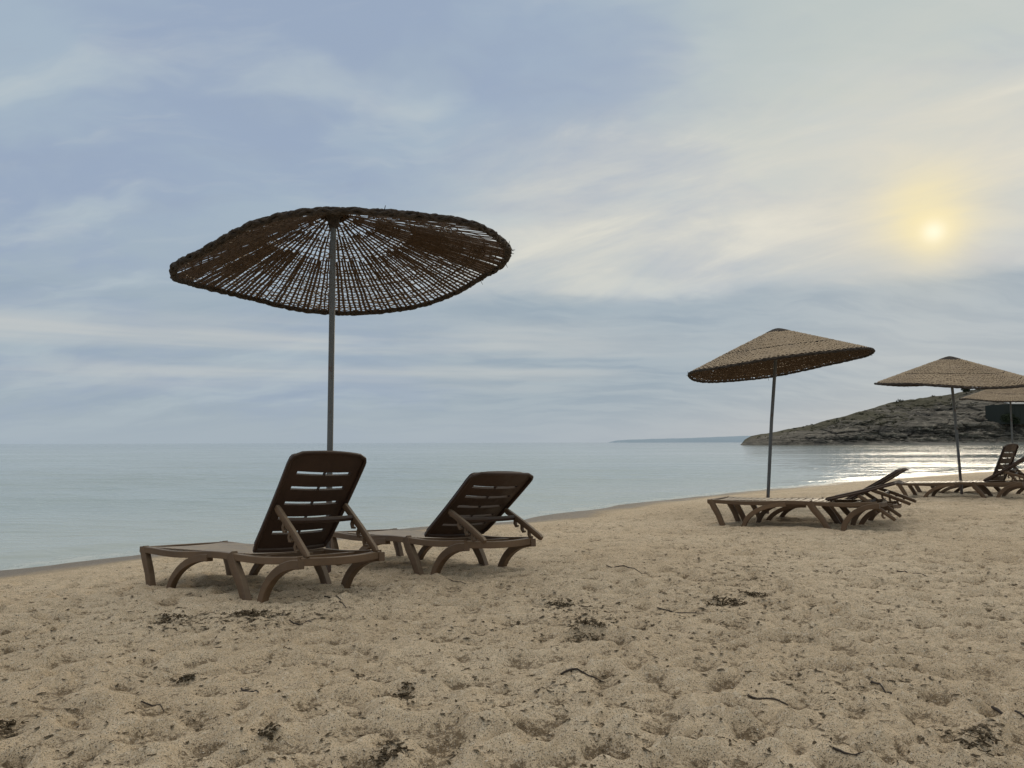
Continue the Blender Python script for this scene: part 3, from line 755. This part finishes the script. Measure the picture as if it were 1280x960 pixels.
def umbrella(base, hub, cen, rad, rimz, label, rings, ring_r, nrib, seed, rim_r=.0115, rib_r=.0085, torn=0, weave_mat=0, polecol=None):
    """base: pole foot; hub, cen relative to base; rimz: list of (degrees, z)"""
    rg = np.random.default_rng(seed)
    root = empty('reed_umbrella', base)
    tag(root, label, 'umbrella', 'woven reed umbrellas along the beach')
    ph = np.array([a for a, z in rimz] + [rimz[0][0] + 360.]); pz = np.array([z for a, z in rimz] + [rimz[0][1]])
    # periodic cubic-ish smoothing of the rim heights
    fine = np.linspace(0, 360, 721)[:-1]; zf = np.interp((fine - ph[0]) % 360 + ph[0], ph, pz)
    if len(rimz) == 4:      # heights at right, far, left, near
        r_, f_, l_, n_ = [z for a, z in rimz]; fa = np.radians(fine)
        zf = (r_ + f_ + l_ + n_) / 4 + (r_ - l_) / 2 * np.cos(fa) + (f_ - n_) / 2 * np.sin(fa) + (r_ + l_ - f_ - n_) / 4 * np.cos(2 * fa) + .012 * np.sin(3 * fa + seed) + .008 * np.sin(5 * fa + seed)
    ker = np.hanning(41); ker /= ker.sum(); zf = np.convolve(np.concatenate([zf[-40:], zf, zf[:40]]), ker, 'same')[40:-40]
    rad_w = 1 + .012 * np.array([math.sin(R(a) * 3 + seed) + .6 * math.sin(R(a) * 7 + 2 * seed) for a in fine])
    def S(s, deg):
        deg = np.asarray(deg) % 360
        z1 = np.interp(deg, fine, zf, period=360); rw = np.interp(deg, fine, rad_w, period=360) * rad
        a = np.radians(deg)
        g = np.sqrt(s * s + .0036) - .06 * (1 - s)
        x = hub[0] * (1 - s) + (cen[0] + rw * np.cos(a)) * s; y = hub[1] * (1 - s) + (cen[1] + rw * np.sin(a)) * s
        return np.stack([x, y, hub[2] + (z1 - hub[2]) * g + 0 * x], -1)
    mb = MB()
    degs = np.arange(nrib) * 360 / nrib + rg.normal(0, .2, nrib)
    for i, dg in enumerate(degs):
        s0 = .05 if i % 8 == 0 else .11 if i % 4 == 0 else .22 if i % 2 == 0 else .43
        ss = np.linspace(s0 + rg.uniform(0, .04), 1.0, int(16 * (1 - s0)) + 3)
        wob = rg.normal(0, .16, len(ss)) / (ss + .3)
        P = S(ss, dg + wob); P[:, 2] += rg.normal(0, .002, len(ss))
        mb.tube(P, rib_r * rg.uniform(.7, 1.3) * (.72 + .28 * ss) * (1 if not torn else .5 if 287 < dg % 360 < 358 else .68 if 180 < dg % 360 < 285 else 1.12), 5, mi=1)
    sl = np.linspace(.06, .965, rings)
    for j, s_ in enumerate(sl):
        m = nrib if s_ > .42 else nrib // 2 if s_ > .2 else nrib // 4
        dd = degs[::nrib // m]
        s2_ = s_ + rg.normal(0, .0035) + .004 * np.sin(np.radians(dd) * rg.integers(2, 6) + rg.uniform(0, 6)) + rg.normal(0, .0022, len(dd))
        P = S(np.clip(s2_, .03, .985), dd)
        off = (np.where((np.arange(len(dd)) + j) % 2 == 0, 1, -.55)) * (.0075 + ring_r * .35)
        P[:, 2] += off + .003
        rr = ring_r * (1 + .22 * rg.normal(size=len(dd)).clip(-1.5, 1.5))
        if torn:            # many strands are short lengths, pushed out of line
            k = 0
            while k < len(dd):
                n_ = int(rg.integers(3, 22)); idx = np.arange(k, k + n_ + 1) % len(dd)
                if rg.random() < torn * (.34 if 285 < dd[k] % 360 < 358 else .6 if 180 < dd[k] % 360 <= 285 else 1.12):      # the weave is looser on one side
                    Q = P[idx].copy(); sh_r = rg.normal(0, .010); c_ = np.array([hub[0], hub[1], 0]); v_ = Q - c_; v_[:, 2] = 0
                    Q += v_ * (sh_r + np.linspace(0, rg.normal(0, .012), len(Q)))[:, None]
                    mb.tube(Q, rr[idx] * rg.uniform(.8, 1.35), 4, mi=weave_mat)
                k += n_ + (1 if rg.random() < .5 else 0)
        else: mb.tube(P, rr, 4, mi=weave_mat, closed=True)
    if not torn:      # loose edge of the outer mat
        dd = np.linspace(175 + seed, 350, 90); P = S(.64 + .03 * np.sin(np.radians(dd) * 2 + seed), dd); P[:, 2] += .017
        mb.tube(P, .006, 5, mi=2)
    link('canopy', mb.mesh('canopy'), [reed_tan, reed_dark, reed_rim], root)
    rb = MB(); n = 540; dd = np.linspace(0, 360, n, endpoint=False)
    out = np.stack([np.cos(np.radians(dd)), np.sin(np.radians(dd)), 0 * dd], -1)
    for k in range(6):
        P = S(np.ones(n), dd); tw = np.radians(dd) * (34 if k % 2 else -27) + k * 1.047 + .5 * np.sin(np.radians(dd) * 9 + k)
        wv = rim_r * 1.15 * (1 + .25 * np.sin(np.radians(dd) * 13 + 2 * k))
        P = P + out * (wv * 1.2 * np.cos(tw))[:, None]; P[:, 2] += wv * np.sin(tw)
        rb.tube(P, rim_r * (.95 + .1 * rg.normal(size=n).clip(-2, 2)), 6, closed=True)
    for k in range(30):   # stray reed ends
        a = rg.uniform(0, 360); p = S(1.0, a); dv = np.array([math.cos(R(a)) * rg.uniform(0, 1), math.sin(R(a)) * rg.uniform(0, 1), rg.normal(0, .4)]) + rg.normal(0, .6, 3)
        dv /= np.linalg.norm(dv); rb.tube([p, p + dv * rg.uniform(.03, .06)], [.004, .002], 4)
    link('braided_rim', rb.mesh('braided_rim'), reed_rim, root)
    pm = MB(); hz = hub[2]
    pm.tube([(0, 0, -.4), (hub[0] * .5, hub[1] * .5, hz * .5), (hub[0], hub[1], hz + .01)], .0235, 12)
    link('pole', pm.mesh('pole'), polem, root)
    hb_ = MB()
    hb_.tube([(hub[0], hub[1], hz - .11), (hub[0], hub[1], hz - .03), (hub[0], hub[1], hz + .012)], [.035, .05, .085], 14)
    link('hub', hb_.mesh('hub'), reed_rim, root)
    cp_ = MB(); a = np.arange(32) * 360 / 32; vs = [(hub[0], hub[1], hz + .034)]; fs = [(0, 1 + k, 1 + (k + 1) % 32) for k in range(32)]
    for q, (s_, up_) in enumerate([(.03, .032), (.06, .030), (.10, .028), (.13, .026), (.142, .016), (.142, -.004)]):
        P = S(s_ * (.62 if torn else 1) * (1 + .05 * np.sin(np.radians(a) * 3 + seed)), a); P[:, 2] += up_; vs += [tuple(p) for p in P]
        if q: fs += [(1 + (q - 1) * 32 + k, 1 + q * 32 + k, 1 + q * 32 + (k + 1) % 32, 1 + (q - 1) * 32 + (k + 1) % 32) for k in range(32)]
    cp_.add(vs, fs); link('top_cap', cp_.mesh('top_cap'), reed_rim, root)
    return root

def rim_from_outline(base, cen, rad, upper, lower, flip=False):
    """rim heights (relative to base) whose outline is the traced one; near half follows `upper`"""
    out = []
    up = np.array(upper, float); lo = np.array(lower, float)
    for dg in range(0, 360, 10):
        a = R(dg); x = base[0] + cen[0] + rad * math.cos(a); y = base[1] + cen[1] + rad * math.sin(a)
        tab = up if math.cos(a) * x + math.sin(a) * y < 0 else lo     # the side of the rim turned to the viewer or away
        px = 640 + 961 * x / (y * .997 + .12)
        py = np.interp(px, tab[:, 0], tab[:, 1])
        out.append((float(dg), H + (553.2 - py) / 961 * y * 1.0 - base[2]))
    return out
b1 = (-1.405, 5.95, ground(-1.405, 5.95))
u1 = [(208, 345), (214, 338), (224, 330), (240, 321), (253, 314), (268, 304), (280, 294), (295, 283), (323, 269), (362, 261), (410, 256), (450, 257), (500, 261), (550, 267), (590, 276), (615, 288), (630, 300), (638, 312)]
l1 = [(208, 341), (225, 346), (260, 356), (300, 367), (350, 380), (390, 387), (430, 390), (480, 388), (530, 379), (570, 365), (600, 348), (625, 331), (638, 316)]
umbrella(b1, (0, 0, 2.70 - b1[2]), (.13, .0), 1.25, rim_from_outline(b1, (.13, 0), 1.25, u1, l1),
         'large dark woven reed umbrella seen from below, its rim drooping on the left', 56, .0046, 160, 3, rib_r=.0092, torn=.74)
b2 = (3.55, 10.9, ground(3.55, 10.9))
umbrella(b2, (.25, 0, 2.49 - b2[2]), (.245, 0), 1.235, [(0, 2.13 - b2[2]), (90, 1.895 - b2[2]), (180, 1.865 - b2[2]), (270, 2.01 - b2[2])],
         'tan reed umbrella on a leaning pole, its canopy tipped down to the left', 84, .0105, 132, 5, rim_r=.009)
b3 = (8.05, 13.85, ground(8.05, 13.85))
umbrella(b3, (-.13, 0, 2.41 - b3[2]), (-.11, 0), 1.25, [(0, 2.02 - b3[2]), (90, 2.0 - b3[2]), (180, 1.955 - b3[2]), (270, 1.775 - b3[2])],
         'tan conical reed umbrella with dark top cap standing near the right edge', 84, .0105, 132, 8, rim_r=.009)
b4 = (13.95, 21.5, ground(13.95, 21.5))
umbrella(b4, (0, 0, 2.53 - b4[2]), (0, 0), 1.22, [(0, 2.13 - b4[2]), (90, 2.17 - b4[2]), (180, 2.07 - b4[2]), (270, 1.95 - b4[2])],
         'farthest tan reed umbrella, cut by the right edge and partly behind the nearer conical one', 84, .0105, 132, 11, rim_r=.009)

# ------------------------------------------------------------------ drift litter on the sand
twigm, N, b = material('twig_bark')
oc = N.n('ShaderNodeTexCoord').outputs['Object']
twigm.node_tree.links.new(N.mix(N.noise(oc, 60, 3), (.020, .015, .012, 1), (.07, .052, .038, 1)), b.inputs['Base Color']); b.inputs['Roughness'].default_value = .85
weedm, N, b = material('dried_seaweed')
oc = N.n('ShaderNodeTexCoord').outputs['Object']
weedm.node_tree.links.new(N.mix(N.noise(oc, 40, 3), (.03, .021, .012, 1), (.11, .082, .048, 1)), b.inputs['Base Color']); b.inputs['Roughness'].default_value = .9; b.inputs['Specular IOR Level'].default_value = .08
shellm, N, b = material('shell_white')
oc = N.n('ShaderNodeTexCoord').outputs['Object']
shellm.node_tree.links.new(N.mix(N.noise(oc, 50, 2), (.55, .50, .42, 1), (.74, .71, .65, 1)), b.inputs['Base Color']); b.inputs['Roughness'].default_value = .6

def twig(p0, p1, rad, label, bend=.03, fork=False):
    (x0, y0, _), (x1, y1, _) = on_sand(*p0), on_sand(*p1)
    mx_, my_ = (x0 + x1) / 2, (y0 + y1) / 2; mz = ground(mx_, my_)
    root_l = (mx_, my_, mz)
    L_ = math.hypot(x1 - x0, y1 - y0); nx_, ny_ = -(y1 - y0) / L_, (x1 - x0) / L_
    mb = MB(); pts = []
    ts = np.linspace(0, 1, 9)
    for t in ts:
        o_ = bend * L_ * math.sin(t * math.pi * 1.4) + rng.normal(0, .016) * L_
        x = x0 + (x1 - x0) * t + nx_ * o_; y = y0 + (y1 - y0) * t + ny_ * o_
        pts.append((x - mx_, y - my_, ground(x, y) + rad * .75 - mz))
    rad *= .72; rr = rad * (1 - .55 * ts) * (1 + .15 * rng.normal(size=9).clip(-1, 1))
    mb.tube(pts, rr, 7)
    if fork:
        a = np.array(pts[4]); dv = np.array(pts[6]) - a; e = a + np.array([dv[0] * .7 - dv[1] * .8, dv[1] * .7 + dv[0] * .8, .012])
        mb.tube([a, (a + e) / 2 + (0, 0, .006), e], [rad * .6, rad * .45, rad * .25], 6)
    o = link('twig', mb.mesh('twig'), twigm); o.location = root_l
    tag(o, label, 'twig', 'twigs lying on the sand')
twig((1238, 889), (1283, 903), .0085, 'thick dark stick cut by the right edge of the photo, low down on the sand')
twig((934, 872), (984, 883), .0065, 'slim dark twig lying alone in the right foreground sand', .05)
twig((1088, 855), (1117, 871), .006, 'short bent dark twig with a fork, between the alone twig and the cut stick', .08, True)
twig((1040, 939), (1078, 944), .005, 'thin dark twig at the bottom edge of the sand, right of centre')
twig((757, 708), (812, 719), .006, 'thin dark twig on smooth sand right of the half raised lounger', .04)
twig((700, 842), (756, 853), .006, 'dark brown twig on lumpy sand in the middle foreground', .06)
twig((560, 724), (600, 729), .004, 'fine twig just in front of the half raised lounger legs', .05)
twig((360, 775), (402, 783), .005, 'thin twig beside the seaweed heap in front of the nearest lounger', .05, True)
twig((405, 746), (437, 760), .006, 'dark twig under the head end of the nearest lounger', .04)
twig((175, 878), (207, 886), .004, 'fine curved twig in the left foreground sand', .12)
twig((300, 862), (322, 866), .0055, 'short straight dark twig in the left middle foreground sand', .02)
twig((820, 762), (880, 768), .005, 'long thin twig in front of the middle seaweed patch', .03)
twig((1120, 716), (1160, 722), .006, 'dark twig on the far sand before the conical umbrella', .05)

def weed_clump(px, py, size, label, n=26):
    size *= .74; n = int(n * .8)
    x, y, z = on_sand(px, py); mb = MB()
    for k in range(n):
        r_ = size * rng.random() ** .7; a = rng.uniform(0, 6.28); px_, py_ = r_ * math.cos(a) * 1.25, r_ * math.sin(a) * .8
        l_ = rng.uniform(.3, .7) * size; b_ = rng.uniform(0, 6.28); pts = []
        g0 = ground(x + px_, y + py_) - z
        for q in range(5):
            t = q / 4; b_ += rng.normal(0, .8)
            pts.append((px_ + math.cos(b_) * l_ * t, py_ + math.sin(b_) * l_ * t, g0 + .004 + size * .22 * rng.random() * math.sin(t * 3.1)))
        mb.tube(pts, rng.uniform(.0018, .0042), 5, flat=.5)
    o = link('seaweed_clump', mb.mesh('seaweed_clump'), weedm); o.location = (x, y, z)
    tag(o, label, 'seaweed', 'dried seaweed clumps on the sand')
weed_clump(231, 846, .045, 'small dark seaweed tuft in the left foreground sand')
weed_clump(336, 919, .04, 'small round dark seaweed knot near the bottom, left of centre')
weed_clump(10, 907, .06, 'looped dark seaweed curl at the left edge of the photo')
weed_clump(1224, 930, .075, 'dark spiky seaweed tuft in the lower right corner', 34)
weed_clump(732, 782, .10, 'wide dark seaweed clump in a hollow right of the loungers', 46)
weed_clump(700, 757, .09, 'flat dark seaweed clump just above and left of the hollow', 34)
weed_clump(488, 944, .06, 'dark seaweed tuft beside a hole at the bottom middle')
weed_clump(316, 768, .12, 'thick dark seaweed heap in front of the nearest lounger', 60)
weed_clump(214, 772, .09, 'loose seaweed clump left of the thick heap by the nearest lounger', 36)
weed_clump(905, 757, .12, 'grey green seaweed clump in the middle of the right sand', 54)
weed_clump(940, 745, .10, 'dark seaweed strands right of the grey green clump', 40)
weed_clump(505, 869, .045, 'small dark seaweed crumb cluster in the centre foreground')

def litter(name, label, patches, mat, lo, hi, spread_all=0):
    mb = MB()
    def bit(x, y):
        z = ground(x, y); a = rng.uniform(0, 6.28); l_ = rng.uniform(lo, hi) * (1 + .11 * y); w_ = l_ * rng.uniform(.12, .4)
        ca, sa = math.cos(a), math.sin(a); h_ = rng.uniform(.1, .45) * l_
        p = [(-l_, -w_), (0, -w_ * 1.4), (l_, -w_ * .6), (l_, w_ * .6), (0, w_), (-l_, w_ * .7)]
        zz_ = [.002, h_, .002, .004, h_ * .9, .003]
        mb.add([(x + q * ca - r_ * sa, y + q * sa + r_ * ca, z + t + .001) for (q, r_), t in zip(p, zz_)], [(0, 1, 4, 5), (1, 2, 3, 4)])
    for (px, py, spx, spy, n) in patches:
        for k in range(n):
            qx, qy = px + rng.normal() * spx, py + rng.normal() * spy
            if qy < 640: continue
            x, y, _ = fast_sand(qx, qy); bit(x, y)
    for k in range(spread_all):
        yy = 2.0 + 13 * rng.random() ** 1.7; xx = rng.uniform(-.75, .8) * yy
        if shore_dist(np.array([xx]), np.array([yy]))[0] < 1.6: continue
        bit(xx, yy)
    o = link(name, mb.mesh(name, False), mat); tag(o, label, 'litter', kind='stuff')
def fast_sand(px, py):
    v = pxdir(px, py); t = (H + .03) / -v.z; return v.x * t, v.y * t, 0
litter('seaweed_crumbs', 'crumbs of dried dark seaweed scattered over the sand', [
    (310, 768, 60, 9, 420), (215, 770, 25, 8, 150), (60, 770, 50, 18, 160), (905, 735, 45, 28, 520), (935, 700, 50, 22, 260), (730, 770, 40, 16, 260),
    (850, 780, 80, 20, 160), (640, 740, 60, 12, 120), (1060, 790, 90, 30, 200), (1150, 720, 90, 25, 220), (420, 745, 40, 8, 120), (590, 790, 60, 15, 110),
    (1080, 860, 50, 14, 90), (1220, 925, 25, 10, 60), (690, 875, 30, 10, 60), (640, 900, 200, 30, 80), (231, 846, 7, 3, 30), (336, 919, 5, 3, 25), (10, 907, 9, 5, 40), (1224, 930, 11, 6, 70), (488, 944, 9, 5, 50), (316, 768, 16, 4, 160), (700, 757, 11, 3, 80), (732, 782, 11, 4, 90), (505, 869, 6, 3, 30)], weedm, .003, .012, 6500)
litter('shell_fragments', 'tiny white shell fragments sprinkled over the sand', [], shellm, .002, .0045, 200)
